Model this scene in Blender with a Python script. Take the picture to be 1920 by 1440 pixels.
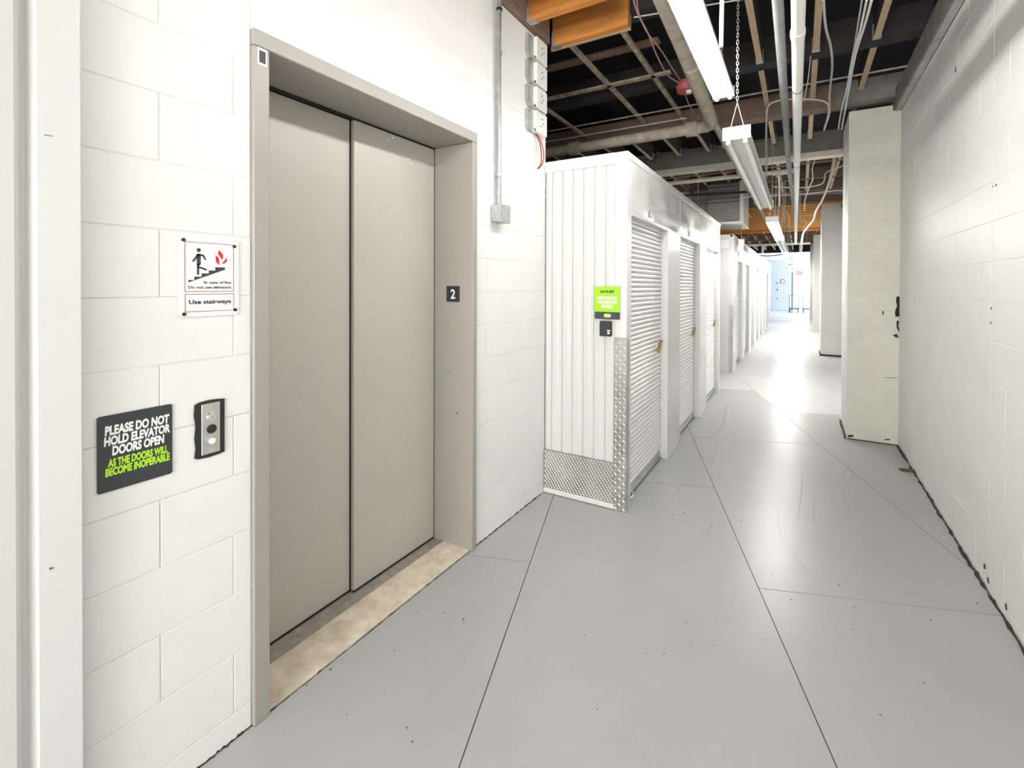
import bpy, bmesh, math, random
from mathutils import Vector, Matrix
random.seed(7)
for o in list(bpy.data.objects): bpy.data.objects.remove(o)
scn = bpy.context.scene
COL = scn.collection
# ------------------------------------------------------------------ camera
F, CX, CY, H = 863.52, 1017.043, 542.704, 1.53
YAW, PIT, ROL = -0.50937, 0.00789, -0.00375
def cam_rows():
    cy, sy, cp, sp, cr, sr = math.cos(YAW), math.sin(YAW), math.cos(PIT), math.sin(PIT), math.cos(ROL), math.sin(ROL)
    f = Vector((sy*cp, cy*cp, -sp)); rt = Vector((cy, -sy, 0)); dn = f.cross(rt)
    return cr*rt + sr*dn, -sr*rt + cr*dn, f
RT, DN, FW = cam_rows()
cam = bpy.data.cameras.new('camera'); co = bpy.data.objects.new('camera', cam); COL.objects.link(co)
M = Matrix((( RT.x, -DN.x, -FW.x, 0), (RT.y, -DN.y, -FW.y, 0), (RT.z, -DN.z, -FW.z, H), (0, 0, 0, 1)))
co.matrix_world = M
cam.sensor_width = 36; cam.lens = F/1920*36
cam.shift_x = (960-CX)/1920; cam.shift_y = (CY-720)/1920
cam.clip_start = 0.02; cam.clip_end = 200
scn.camera = co
# ------------------------------------------------------------------ world, exposure
w = bpy.data.worlds.new('world'); scn.world = w; w.use_nodes = True
w.node_tree.nodes['Background'].inputs[0].default_value = (0.95, 0.97, 1, 1)
w.node_tree.nodes['Background'].inputs[1].default_value = 0.25
scn.view_settings.view_transform = 'Standard'; scn.view_settings.look = 'None'
scn.view_settings.gamma = 1; scn.view_settings.use_curve_mapping = False
scn.view_settings.exposure = 0.78
TUBE = 33.0          # radiance of the lit tubes near the camera
TUBE_FAR = 72.0      # radiance of the lit tubes farther along the corridor
DAY = 430.0          # daylight through the loading bay opening at the far end
def area(name, loc, rot, sx, sy, power, color=(1, 1, 1)):
    l = bpy.data.lights.new(name, 'AREA'); l.shape = 'RECTANGLE'; l.size = sx; l.size_y = sy; l.energy = power; l.color = color
    o = bpy.data.objects.new(name, l); COL.objects.link(o); o.location = loc; o.rotation_euler = rot
    return o
area('fill_behind_camera', (-.4, -3.9, 1.9), (math.radians(90), 0, 0), 2.3, 2.6, 178, (1, .99, .96))  # unseen fill added behind the camera to even out the walls
area('loading_bay_daylight', (3.2, 30.2, 1.9), (0, math.radians(90), 0), 3.2, 5.0, DAY, (0.82, 0.90, 1.0))
# ------------------------------------------------------------------ helpers
def ray(px, py):
    return (RT*((px-CX)/F) + DN*((py-CY)/F) + FW)
def at_y(px, py, Y): d = ray(px, py); t = Y/d.y; return Vector((d.x*t, Y, H+d.z*t))
def at_x(px, py, X): d = ray(px, py); t = X/d.x; return Vector((X, d.y*t, H+d.z*t))
def at_z(px, py, Z): d = ray(px, py); t = (Z-H)/d.z; return Vector((d.x*t, d.y*t, Z))
WL = {}
class MB:
    def __init__(s): s.v = []; s.f = []; s.m = []; s.sm = []
    def add(s, vs, fs, mi=0, smooth=False):
        b = len(s.v); s.v += [tuple(v) for v in vs]
        for f in fs: s.f.append(tuple(b+i for i in f)); s.m.append(mi); s.sm.append(smooth)
        return s
    def box(s, x0, y0, z0, x1, y1, z1, mi=0):
        if x0 > x1: x0, x1 = x1, x0
        if y0 > y1: y0, y1 = y1, y0
        if z0 > z1: z0, z1 = z1, z0
        return s.add([(x0,y0,z0),(x1,y0,z0),(x1,y1,z0),(x0,y1,z0),(x0,y0,z1),(x1,y0,z1),(x1,y1,z1),(x0,y1,z1)],
              [(3,2,1,0),(4,5,6,7),(0,1,5,4),(1,2,6,5),(2,3,7,6),(3,0,4,7)], mi)
    def cbox(s, x0, y0, z0, x1, y1, z1, c=.003, mi=0):
        bm = bmesh.new()
        t = MB(); t.box(x0, y0, z0, x1, y1, z1)
        vs = [bm.verts.new(v) for v in t.v]
        for f in t.f: bm.faces.new([vs[i] for i in f])
        bmesh.ops.bevel(bm, geom=list(bm.edges), offset=c, segments=1, affect='EDGES')
        bm.verts.index_update()
        s.add([v.co[:] for v in bm.verts], [[v.index for v in f.verts] for f in bm.faces], mi); bm.free()
        return s
    def cyl(s, p0, p1, r, n=12, r1=None, mi=0, cap=True):
        p0 = Vector(p0); p1 = Vector(p1); r1 = r if r1 is None else r1
        d = (p1-p0).normalized(); a = Vector((0, 0, 1)) if abs(d.z) < .9 else Vector((1, 0, 0))
        u = d.cross(a).normalized(); v = d.cross(u)
        vs = [p0+(u*math.cos(2*math.pi*i/n)+v*math.sin(2*math.pi*i/n))*r for i in range(n)]
        vs += [p1+(u*math.cos(2*math.pi*i/n)+v*math.sin(2*math.pi*i/n))*r1 for i in range(n)]
        s.add(vs, [(i, (i+1) % n, n+(i+1) % n, n+i) for i in range(n)], mi, True)
        if cap:
            s.add(vs[:n], [tuple(range(n-1, -1, -1))], mi); s.add(vs[n:], [tuple(range(n))], mi)
        return s
    def tube(s, pts, r, n=8, mi=0, smooth=3):
        P = [Vector(p) for p in pts]
        if smooth > 1 and len(P) > 2:
            Q = []
            for i in range(len(P)-1):
                a = P[max(i-1, 0)]; b = P[i]; c = P[i+1]; d = P[min(i+2, len(P)-1)]
                for k in range(smooth):
                    t = k/smooth
                    Q.append(.5*((2*b)+(c-a)*t+(2*a-5*b+4*c-d)*t*t+(3*b-a-3*c+d)*t*t*t))
            Q.append(P[-1]); P = Q
        rings = []; up = None
        for i, p in enumerate(P):
            d = (P[min(i+1, len(P)-1)]-P[max(i-1, 0)]).normalized()
            if up is None:
                a = Vector((0, 0, 1)) if abs(d.z) < .9 else Vector((1, 0, 0)); up = d.cross(a).normalized()
            up = (up-d*up.dot(d)).normalized(); v = d.cross(up)
            rings.append([p+(up*math.cos(2*math.pi*k/n)+v*math.sin(2*math.pi*k/n))*r for k in range(n)])
        vs = [q for R_ in rings for q in R_]
        fs = [(i*n+k, i*n+(k+1) % n, (i+1)*n+(k+1) % n, (i+1)*n+k) for i in range(len(P)-1) for k in range(n)]
        s.add(vs, fs, mi, True)
        s.add(rings[0], [tuple(range(n-1, -1, -1))], mi); s.add(rings[-1], [tuple(range(n))], mi)
        return s
    def poly(s, pts, nrm, th, mi=0):
        """flat polygon pts (3D), extruded by th along nrm"""
        n = len(pts); nv = Vector(nrm)*th
        a = [Vector(p) for p in pts]; b = [p+nv for p in a]
        s.add(a+b, [tuple(range(n-1, -1, -1)), tuple(range(n, 2*n))]+[(i, (i+1) % n, n+(i+1) % n, n+i) for i in range(n)], mi)
        return s
    def mesh(s, name, mats, off=(0, 0, 0), fix=True):
        me = bpy.data.meshes.new(name); o = Vector(off)
        me.from_pydata([tuple(Vector(v)-o) for v in s.v], [], s.f)
        for m in (mats if isinstance(mats, (list, tuple)) else [mats]): me.materials.append(m)
        me.polygons.foreach_set('material_index', s.m); me.polygons.foreach_set('use_smooth', s.sm)
        if fix:
            bm = bmesh.new(); bm.from_mesh(me); bmesh.ops.recalc_face_normals(bm, faces=bm.faces); bm.to_mesh(me); bm.free()
        me.update(); return me
def tag(o, label=None, cat=None, group=None, kind=None):
    if label: o['label'] = label
    if cat: o['category'] = cat
    if group: o['group'] = group
    if kind: o['kind'] = kind
    return o
def empty(name, loc, label, cat, group=None):
    o = bpy.data.objects.new(name, None); COL.objects.link(o); o.location = loc; o.empty_display_size = .1
    WL[o.name] = Vector(loc); return tag(o, label, cat, group)
def put(name, mb, mats, parent=None, **kw):
    if parent is None:
        xs = [v[0] for v in mb.v]; ys = [v[1] for v in mb.v]; zs = [v[2] for v in mb.v]
        off = Vector(((min(xs)+max(xs))/2, (min(ys)+max(ys))/2, min(zs)))
    else: off = WL[parent.name]
    o = bpy.data.objects.new(name, mb.mesh(name, mats, off)); COL.objects.link(o)
    if parent is None: o.location = off
    else: o.parent = parent
    WL[o.name] = off.copy(); return tag(o, **kw)
def piece(name, me, loc, parent, rot=(0, 0, 0), scale=None):
    o = bpy.data.objects.new(name, me); COL.objects.link(o); o.parent = parent
    o.location = Vector(loc)-WL[parent.name]; o.rotation_euler = rot
    if scale: o.scale = scale
    return o
def raw(name, me, parent):      # mesh already in world coordinates minus parent's origin
    o = bpy.data.objects.new(name, me); COL.objects.link(o); o.parent = parent; WL[o.name] = WL[parent.name].copy(); return o
# ------------------------------------------------------------------ materials
def mat(name, c, rough=.6, metal=0., noise=None, bump=None, det=5, emit=None, spec=None, aniso=None, coat=None, c2=None, nsc=(1, 1, 1)):
    m = bpy.data.materials.new(name); m.use_nodes = True; nt = m.node_tree; b = nt.nodes['Principled BSDF']
    b.inputs['Base Color'].default_value = (*c, 1); b.inputs['Roughness'].default_value = rough; b.inputs['Metallic'].default_value = metal
    if spec is not None: b.inputs['Specular IOR Level'].default_value = spec
    if coat: b.inputs['Coat Weight'].default_value = coat
    if emit: b.inputs['Emission Color'].default_value = (*emit[0], 1); b.inputs['Emission Strength'].default_value = emit[1]
    if noise or bump:
        g = nt.nodes.new('ShaderNodeNewGeometry'); mp = nt.nodes.new('ShaderNodeMapping'); mp.inputs['Scale'].default_value = nsc
        nt.links.new(g.outputs['Position'], mp.inputs['Vector'])
    if noise:
        sc, amt = noise[:2]
        n = nt.nodes.new('ShaderNodeTexNoise'); n.inputs['Scale'].default_value = sc; n.inputs['Detail'].default_value = 8; n.inputs['Roughness'].default_value = .62
        nt.links.new(mp.outputs[0], n.inputs['Vector'])
        r = nt.nodes.new('ShaderNodeValToRGB'); r.color_ramp.elements[0].position = .32; r.color_ramp.elements[1].position = .68
        d = c2 or tuple(x*(1-amt) for x in c)
        r.color_ramp.elements[0].color = (*d, 1); r.color_ramp.elements[1].color = (*c, 1)
        nt.links.new(n.outputs['Fac'], r.inputs[0]); nt.links.new(r.outputs[0], b.inputs['Base Color'])
    if bump:
        n2 = nt.nodes.new('ShaderNodeTexNoise'); n2.inputs['Scale'].default_value = bump[0]; n2.inputs['Detail'].default_value = det
        nt.links.new(mp.outputs[0], n2.inputs['Vector'])
        bp = nt.nodes.new('ShaderNodeBump'); bp.inputs['Strength'].default_value = bump[1]; bp.inputs['Distance'].default_value = bump[2] if len(bump) > 2 else .004
        nt.links.new(n2.outputs['Fac'], bp.inputs['Height']); nt.links.new(bp.outputs[0], b.inputs['Normal'])
    return m
M_ = dict(
 block=mat('white_block_paint', (.79,.79,.775), .6, noise=(3.2,.045), bump=(45,.35,.003)),
 joint=mat('painted_mortar', (.735,.735,.715), .7, noise=(9,.07), bump=(60,.4,.003)),
 rblock=mat('offwhite_block_paint', (.86,.855,.82), .5, noise=(2.5,.05), bump=(38,.55,.004)),
 rjoint=mat('offwhite_mortar', (.81,.805,.765), .7, noise=(9,.09), bump=(50,.5,.004)),
 brick=mat('cream_brick_paint', (.66,.65,.57), .55, noise=(6,.07), bump=(50,.6,.004)),
 bjoint=mat('cream_brick_mortar', (.61,.60,.52), .8, noise=(12,.12)),
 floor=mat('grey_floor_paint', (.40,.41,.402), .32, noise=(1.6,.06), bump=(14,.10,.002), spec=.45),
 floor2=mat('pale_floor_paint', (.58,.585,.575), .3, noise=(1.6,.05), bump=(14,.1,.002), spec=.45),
 subfloor=mat('dark_seam', (.05,.048,.045), .9),
 scuff=mat('scuff_rubber', (.30,.30,.29), .6), speck=mat('dark_speck', (.09,.09,.085), .7),
 grime=mat('dark_grime', (.05,.042,.034), .9, noise=(40,.5)),
 rust=mat('rusty_brown', (.13,.05,.02), .8, noise=(60,.5)),
 elev=mat('taupe_metal_paint', (.33,.312,.28), .42, noise=(2,.05), bump=(160,.12,.001)),
 elevd=mat('taupe_door_paint', (.48,.455,.41), .38, noise=(1.5,.04), bump=(200,.1,.001)),
 black=mat('black_gap', (.012,.011,.01), .8),
 stone=mat('beige_stone', (.80,.72,.60), .55, noise=(11,.4), bump=(60,.4,.003), c2=(.54,.45,.34)),
 sillm=mat('worn_sill_metal', (.36,.335,.29), .5, .0, noise=(30,.4)),
 white=mat('white_sheet_metal', (.66,.665,.655), .24, noise=(1,.02), bump=(2.2,.12,.02), det=1, coat=.2),
 whiter=mat('white_ribbed_metal', (.60,.605,.59), .3, noise=(1,.02), coat=.15),
 header=mat('white_creased_metal', (.62,.625,.61), .24, bump=(2.6,.6,.08), det=.6, coat=.2, nsc=(1,.8,2.0)),
 slat=mat('white_slat_metal', (.80,.805,.785), .3, coat=.15),
 galv=mat('galvanised_steel', (.52,.54,.52), .42, .55, noise=(28,.3), bump=(60,.15,.002)),
 galvp=mat('grey_conduit_steel', (.38,.395,.38), .4, .5, noise=(16,.3)),
 alu=mat('aluminium_plate', (.50,.49,.46), .36, .8, noise=(7,.35), bump=(80,.2,.001)),
 alut=mat('aluminium_tread', (.80,.79,.76), .28, .85),
 steel=mat('brushed_steel', (.62,.60,.57), .33, .8), chrome=mat('chrome', (.85,.85,.85), .12, 1.),
 charcoal=mat('charcoal_sign', (.035,.040,.045), .5), signw=mat('sign_white', (.85,.85,.85), .4), green=mat('sign_lime', (.30,.62,.01), .4),
 limet=mat('lime_lettering', (.42,.75,.03), .4), pgreen=mat('pale_lime', (.60,.82,.35), .4),
 ink=mat('black_ink', (.018,.02,.022), .5), red=mat('sign_red', (.65,.012,.02), .5), dred=mat('thin_red_line', (.36,.04,.03), .5),
 orange=mat('orange_lumber', (.66,.27,.06), .6, noise=(5,.4), c2=(.42,.15,.03), nsc=(.5,6,6)),
 orangey=mat('orange_lumber_far', (.80,.30,.04), .6, noise=(5,.4), c2=(.50,.16,.02), nsc=(.5,6,6)),
 flange=mat('pale_orange_flange', (.95,.50,.16), .6, noise=(5,.3), nsc=(.5,6,6)),
 tan=mat('lit_joist_bottom', (.62,.45,.30), .7, noise=(8,.25), nsc=(6,1,6)),
 pale=mat('pale_lumber', (.52,.36,.22), .7, noise=(8,.3), nsc=(1,6,6)),
 dark=mat('dark_lumber', (.035,.024,.028), .8, noise=(5,.5)),
 brown=mat('old_brown_lumber', (.27,.18,.13), .8, noise=(10,.5), nsc=(6,1,6)),
 deck=mat('dark_decking', (.012,.010,.018), .9, noise=(1.2,.6)),
 strip=mat('dusty_strip', (.50,.40,.29), .8, noise=(14,.55)),
 grey=mat('weathered_timber', (.24,.23,.215), .8, noise=(8,.4)), greyl=mat('pale_timber_edge', (.50,.49,.46), .8, noise=(8,.3)),
 beam=mat('grey_steel_beam', (.20,.185,.155), .55, noise=(4,.3)), cream=mat('cream_steel', (.62,.58,.50), .6, noise=(6,.2)),
 pipe=mat('dusty_pipe', (.52,.45,.36), .65, noise=(14,.4), bump=(40,.4,.004)),
 pvc=mat('white_pvc', (.82,.82,.80), .35), gpipe=mat('grey_pipe', (.27,.28,.29), .5, noise=(18,.25)),
 wire=mat('grey_cable', (.55,.53,.52), .6), wirew=mat('white_cable', (.80,.78,.74), .5), wirer=mat('pink_cable', (.50,.27,.27), .6), redc=mat('red_cable', (.62,.04,.02), .45),
 tubeoff=mat('fluorescent_tube_off', (.86,.86,.84), .15), lampw=mat('white_enamel', (.80,.80,.77), .35), lampi=mat('unlit_reflector_enamel', (.55,.55,.52), .3),
 tubeon=mat('fluorescent_tube_lit', (1,1,1), .3, emit=((1,.985,.95), TUBE)),
 tubefar=mat('fluorescent_tube_lit_bright', (1,1,1), .3, emit=((1,.985,.95), TUBE_FAR)),
 alarm=mat('alarm_red', (.45,.08,.09), .5), brass=mat('brass', (.36,.22,.09), .4, .8), duct=mat('duct_grey', (.30,.29,.27), .4, .3, noise=(5,.4), nsc=(1,1,9)),
 blue=mat('pale_blue_metal', (.60,.67,.76), .4), farw=mat('far_white_wall', (.80,.83,.86), .6), exit=mat('exit_red', (.8,.05,.05), .4, emit=((1,.12,.12), 1.2)),
 cartb=mat('cart_blue', (.06,.10,.16), .5), rubber=mat('rubber', (.02,.02,.02), .7), whitesoft=mat('white_render', (.82,.82,.79), .7), vent=mat('wood_chip', (.13,.06,.03), .8),
)
def text_mesh(s, plane, w, h, th, mt, name='lettering', bold=.012, shear=0):
    """lettering scaled into a box w x h; plane = (origin, udir, vdir, ndir)"""
    cu = bpy.data.curves.new(name, 'FONT'); cu.body = s; cu.size = 1; cu.offset = bold; cu.extrude = 0; cu.shear = shear; cu.resolution_u = 3
    ob = bpy.data.objects.new(name, cu); COL.objects.link(ob)
    dg = bpy.context.evaluated_depsgraph_get(); me = bpy.data.meshes.new_from_object(ob.evaluated_get(dg))
    bpy.data.objects.remove(ob)
    xs = [v.co.x for v in me.vertices]; ys = [v.co.y for v in me.vertices]
    x0, x1, y0, y1 = min(xs), max(xs), min(ys), max(ys)
    O, U, V, N = plane
    vs = [O+U*((v.co.x-x0)/(x1-x0)*w)+V*((v.co.y-y0)/(y1-y0)*h)+N*th for v in me.vertices]
    fs = [tuple(p.vertices) for p in me.polygons]; bpy.data.meshes.remove(me)
    return vs, fs
X, Y, Z = Vector((1,0,0)), Vector((0,1,0)), Vector((0,0,1))
XL, XR = -1.65, .84
# ================================================================== SETTING
# ---- floor: skewed painted sheets over a dark sub floor
SA = -0.3292
def clip(poly, box):
    x0, y0, x1, y1 = box
    for ax, lim, sg in ((0, x0, 1), (0, x1, -1), (1, y0, 1), (1, y1, -1)):
        out = []
        for i in range(len(poly)):
            a, b = poly[i-1], poly[i]; ia = (a[ax]-lim)*sg >= 0; ib = (b[ax]-lim)*sg >= 0
            if ia != ib:
                t = (lim-a[ax])/(b[ax]-a[ax]); out.append((a[0]+(b[0]-a[0])*t, a[1]+(b[1]-a[1])*t))
            if ib: out.append(b)
        poly = out
        if not poly: return []
    return poly
def area2(p): return abs(sum(p[i-1][0]*p[i][1]-p[i][0]*p[i-1][1] for i in range(len(p))))/2
fl = put('floor', MB().box(-5, -4.2, -.12, 4, 33.2, -.006), M_['subfloor'], kind='structure')
cs, sn = math.cos(SA), math.sin(SA)
for ui, u0 in enumerate([-6.43+1.183*i for i in range(14)]):
    u0 = -.515+1.183*(ui-4)
    vs0 = 2.485 if ui % 2 == 1 else 3.67
    for k in range(-5, 15):
        v0 = vs0+2.37*k-.0; g = .0022
        q = [(u0+g, v0+g), (u0+1.183-g, v0+g), (u0+1.183-g, v0+2.37-g), (u0+g, v0+2.37-g)]
        p = [(cs*u+sn*v, -sn*u+cs*v) for u, v in q]
        p = clip(p, (-1.652, -4.0, .838, 33.0))
        if len(p) < 3 or area2(p) < .004: continue
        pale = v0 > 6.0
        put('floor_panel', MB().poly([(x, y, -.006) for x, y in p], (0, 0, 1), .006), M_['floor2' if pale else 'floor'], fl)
# scuffs and specks lying in the paint
def ribbon(pts, wd, z=.0012, th=.0006):
    mb = MB(); P = [Vector((p[0], p[1], 0)) for p in pts]; L_, R_ = [], []
    for i, p in enumerate(P):
        d = (P[min(i+1, len(P)-1)]-P[max(i-1, 0)]).normalized(); n = Vector((-d.y, d.x, 0)); t = wd*math.sin(math.pi*(i+.35)/(len(P)-.3))*.5
        L_.append(p+n*t); R_.append(p-n*t)
    vs = [Vector((v.x, v.y, z)) for v in L_+R_]; n = len(P)
    return mb.add(vs, [(i, i+1, n+i+1, n+i) for i in range(n-1)])
def gpath(px): 
    q = []
    for i in range(len(px)-1):
        a = px[max(i-1,0)]; b = px[i]; c = px[i+1]; d = px[min(i+2,len(px)-1)]
        for k in range(4):
            t = k/4; q.append(tuple(.5*((2*b[j])+(c[j]-a[j])*t+(2*a[j]-5*b[j]+4*c[j]-d[j])*t*t+(3*b[j]-a[j]-3*c[j]+d[j])*t**3) for j in (0,1)))
    q.append(px[-1]); return [at_z(x, y, 0) for x, y in q]
for px, wd in (([(1461,952),(1458,975),(1463,1000),(1472,1022)], .007), ([(1478,1026),(1500,1055),(1522,1080),(1540,1096)], .007),
               ([(1500,870),(1504,905),(1500,945),(1493,990)], .012), ([(1383,742),(1362,762),(1357,790),(1345,812),(1325,824)], .02),
               ([(1303,840),(1300,825),(1312,812)], .008), ([(1420,727),(1450,730),(1485,725),(1500,715),(1522,704)], .02),
               ([(1530,700),(1548,704),(1575,706)], .012), ([(1345,826),(1338,860),(1330,880)], .006), ([(1275,912),(1270,925)], .01),
               ([(1320,1005),(1332,990),(1338,975)], .012), ([(797,1318),(800,1306),(806,1301)], .004), ([(1510,920),(1520,923),(1530,924)], .008),
               ([(1527,926),(1526,950),(1524,985)], .008)):
    put('scuff_mark', ribbon(gpath(px), wd*.55), M_['scuff'], fl)
sp = MB()
spots = [(868,1161,9),(870,1168,4),(834,1149,6),(781,1149,4),(620,1255,7),(1096,1190,5),(1211,1226,4),(763,1364,5),(773,1391,5),(1257,1055,4),(1260,965,5),(1284,961,4),(1296,1058,3),(1371,1126,4),
     (1447,1077,4),(1573,1097,6),(1705,1112,5),(1832,1131,7),(1745,1162,6),(1484,1124,6),(1602,1138,5),(1801,1063,5),(1761,975,5),(1781,1022,6),(1733,1281,5),(1390,977,4),(1415,891,5),(1333,812,4),(1324,765,5),(1352,775,6),
     (1340,1210,5),(1287,1168,4),(1245,1226,5),(1540,1260,4),(1650,1340,5),(1120,1330,4),(990,1240,4),(1050,1120,3),(935,1060,4),(740,1220,4),(650,1340,4),(1600,1180,4),(1430,1200,4),(574,1286,5)]
for x, y, s_ in spots:
    c = at_z(x, y, .0012); r = s_*.0011*(3.0 if y < 1000 else 1.6)*.55; n = 7
    sp.add([(c.x+math.cos(i*6.283/n)*r*random.uniform(.5,1.2), c.y+math.sin(i*6.283/n)*r*random.uniform(.4,1.1), .0012) for i in range(n)], [tuple(range(n))])
put('paint_speck', sp, M_['speck'], fl, kind='stuff')
# ---- left block wall with the elevator opening
def block_mesh(name, w, h, d, c, m):      # face looks to +x, origin at the lower near corner of its back
    mb = MB()
    mb.add([(0,0,0),(0,w,0),(0,w,h),(0,0,h),(d,c,c),(d,w-c,c),(d,w-c,h-c),(d,c,h-c)], [(4,5,6,7),(0,1,5,4),(1,2,6,5),(2,3,7,6),(3,0,4,7)])
    return mb.mesh(name, m)
OY0, OY1, OZ1 = .896, 2.150, 2.410        # outer edge of the elevator frame
wl = put('wall_left', MB().box(-1.85,-4,0,-1.6522,OY0,3.30).box(-1.85,OY1,0,-1.6522,2.9965,3.30).box(-1.85,OY0,OZ1,-1.6522,OY1,3.30), M_['joint'], kind='structure')
cache = {}
def blocks(parent, xf, y0, y1, z0, z1, off, m, key, sgn=1, d=.002, bw=.4064, bh=.2007, hole=None, gap=.0022, zoff=0.087, name='block', maxn=999):
    k = 0; z = z0-((z0-zoff) % bh) if zoff is not None else z0
    row = 0
    while z < z1-1e-4:
        za, zb = max(z, z0), min(z+bh, z1); row = int(round((z-zoff)/bh)) if zoff is not None else row
        st = off + (0 if row % 2 else bw/2)
        y = y0-((y0-st) % bw)
        while y < y1-1e-4:
            ya, yb = max(y, y0), min(y+bw, y1)
            segs = [(ya, yb, za, zb)]
            if hole:
                hy0, hy1, hz1 = hole
                if za < hz1-.002:
                    zz = []
                    for a, b, c_, d_ in segs:
                        if b <= hy0 or a >= hy1: zz.append((a, b, c_, d_))
                        else:
                            if a < hy0: zz.append((a, hy0, c_, d_))
                            if b > hy1: zz.append((hy1, b, c_, d_))
                            if d_ > hz1+.004: zz.append((max(a,hy0), min(b,hy1), hz1, d_))
                    segs = zz
            for a, b, c_, d_ in segs:
                W_, H_ = b-a-gap, d_-c_-gap
                if W_ < .01 or H_ < .01: continue
                kk = (key, round(W_, 3), round(H_, 3))
                if kk not in cache: cache[kk] = block_mesh(name, W_ if sgn > 0 else W_, H_, d, .0022, m)
                dx = random.uniform(-.0007, .0007)
                if sgn > 0: piece(name, cache[kk], (xf-d+dx, a+gap/2, c_+gap/2), parent)
                else: piece(name, cache[kk], (xf+d-dx, b-gap/2, c_+gap/2), parent, (0, 0, math.pi))
                k += 1
            y += bw
        z += bh; row += 1
    return k
n1 = blocks(wl, XL, .456, 2.996, 0, 3.298, .636, M_['block'], 'L', hole=(OY0, OY1, OZ1))
# grime line where the wall meets the floor
def baseline(px, py1, wd, seed):
    random.seed(seed); mb = MB(); n = 70
    a, b = px; pts = []
    for i in range(n+1):
        t = i/n; pts.append((a[0]+(b[0]-a[0])*t, a[1]+(b[1]-a[1])*t))
    up = [Vector((p[0]+wd*py1*random.uniform(.0,.5), p[1], random.uniform(.002, wd)*random.choice((1,1,1.6)))) for p in pts]
    dn = [Vector((p[0]+py1*wd*random.uniform(.4,1.3), p[1], .001)) for p in pts]
    return mb.add(up+dn, [(i, i+1, n+1+i+1, n+1+i) for i in range(n)])
put('grime_line', baseline([(XL, .456), (XL, .894)], 1, .007, 3), M_['grime'], wl); put('grime_line', baseline([(XL, 2.152), (XL, 2.93)], 1, .006, 4), M_['grime'], wl)
# ---- right block wall
wr = put('wall_right', MB().box(.8415,-4,0,1.05,27,3.225), M_['rjoint'], kind='structure')
CJ = at_x(1860, 480, XR).y
blocks(wr, XR, 1.2, CJ, 0, 3.22, CJ, M_['rblock'], 'R', -1, zoff=.055, d=.0014, gap=.0018)
blocks(wr, XR, CJ, 5.548, 0, 3.22, CJ+.0, M_['rblock'], 'R', -1, zoff=.055, d=.0014, gap=.0018)
put('plain_stretch', MB().box(.8402,-4,0,.8422,1.2,3.22).box(.8402,5.55,0,.8422,27,3.22), M_['rblock'], wr)
put('grime_line', baseline([(XR, 2.2), (XR, 5.54)], -1, .017, 9), M_['grime'], wr)
random.seed(11)
for (px, py, r) in ((1846,1062,.012),(1853,1090,.012),(1886,1137,.01),(1868,347,.006),(1862,350,.005),(1792,130,.012),(1697,155,.006),(1760,545,.0),(1859,578,.006),(1858,605,.005)):
    if r == 0: continue
    c = at_x(px, py, XR-.002); mb = MB(); n = 7
    mb.poly([(c.x, c.y+math.cos(i*6.283/n)*r*random.uniform(.4,1.3), c.z+math.sin(i*6.283/n)*r*random.uniform(.5,2)) for i in range(n)], (-1,0,0), .0015)
    put('paint_chip', mb, M_['grime'], wr)
tl = put('trim_1', MB().box(.775,-4,3.236,.95,27,3.40), [M_['grey']], kind='structure'); tag(tl, 'grey weathered timber plate running along the top of the right wall')
put('edge_strip', MB().box(.79,-4,3.2275,.845,27,3.2355), M_['greyl'], tl)
put('black_gap', MB().box(.838,-4,3.2255,.8405,27,3.2352), M_['black'], tl)
# ---- far, back and side walls of the storage floor
wb = put('wall_back', MB().box(-1.85,-4.2,0,1.05,-4.0,3.95), M_['whitesoft'], kind='structure')
wf = put('wall_far', MB().box(-.36,33,0,6,33.2,4.0).box(-5,33,3.25,-.36,33.2,4.0).box(-5,33,0,-.36,33.2,.05), M_['farw'], kind='structure')
for i in range(1, 16): put('course_groove', MB().box(-.35,32.995,i*.25,3,33.0,i*.25+.012), M_['blue'], wf)
mb = MB(); x = -3.4
while x < -.42:
    mb.box(x, 32.94, .05, x+.055, 33.0, 3.25); mb.box(x+.055, 32.965, .05, x+.11, 33.0, 3.25); x += .11
put('corrugated_panel', mb, M_['blue'], wf)
put('door_edge', MB().box(-.42,32.93,.02,-.375,32.995,2.45), M_['cartb'], wf)
for zz in (.75,1.3,1.75): put('hinge', MB().box(-1.26,32.9,zz,-1.2,32.94,zz+.07), M_['cartb'], wf)
put('wall_side', MB().box(-5.2,-4,0,-5,33,4.0), M_['dark'], kind='structure')
put('wall_bay', MB().box(3.9,27,0,4.0,33.2,4.0).box(.84,26.9,0,4.0,27.0,4.0), M_['farw'], kind='structure')
put('wall_inner', MB().box(-5,11.2,0,-1.75,11.35,3.9), M_['dark'], kind='structure')
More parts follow.
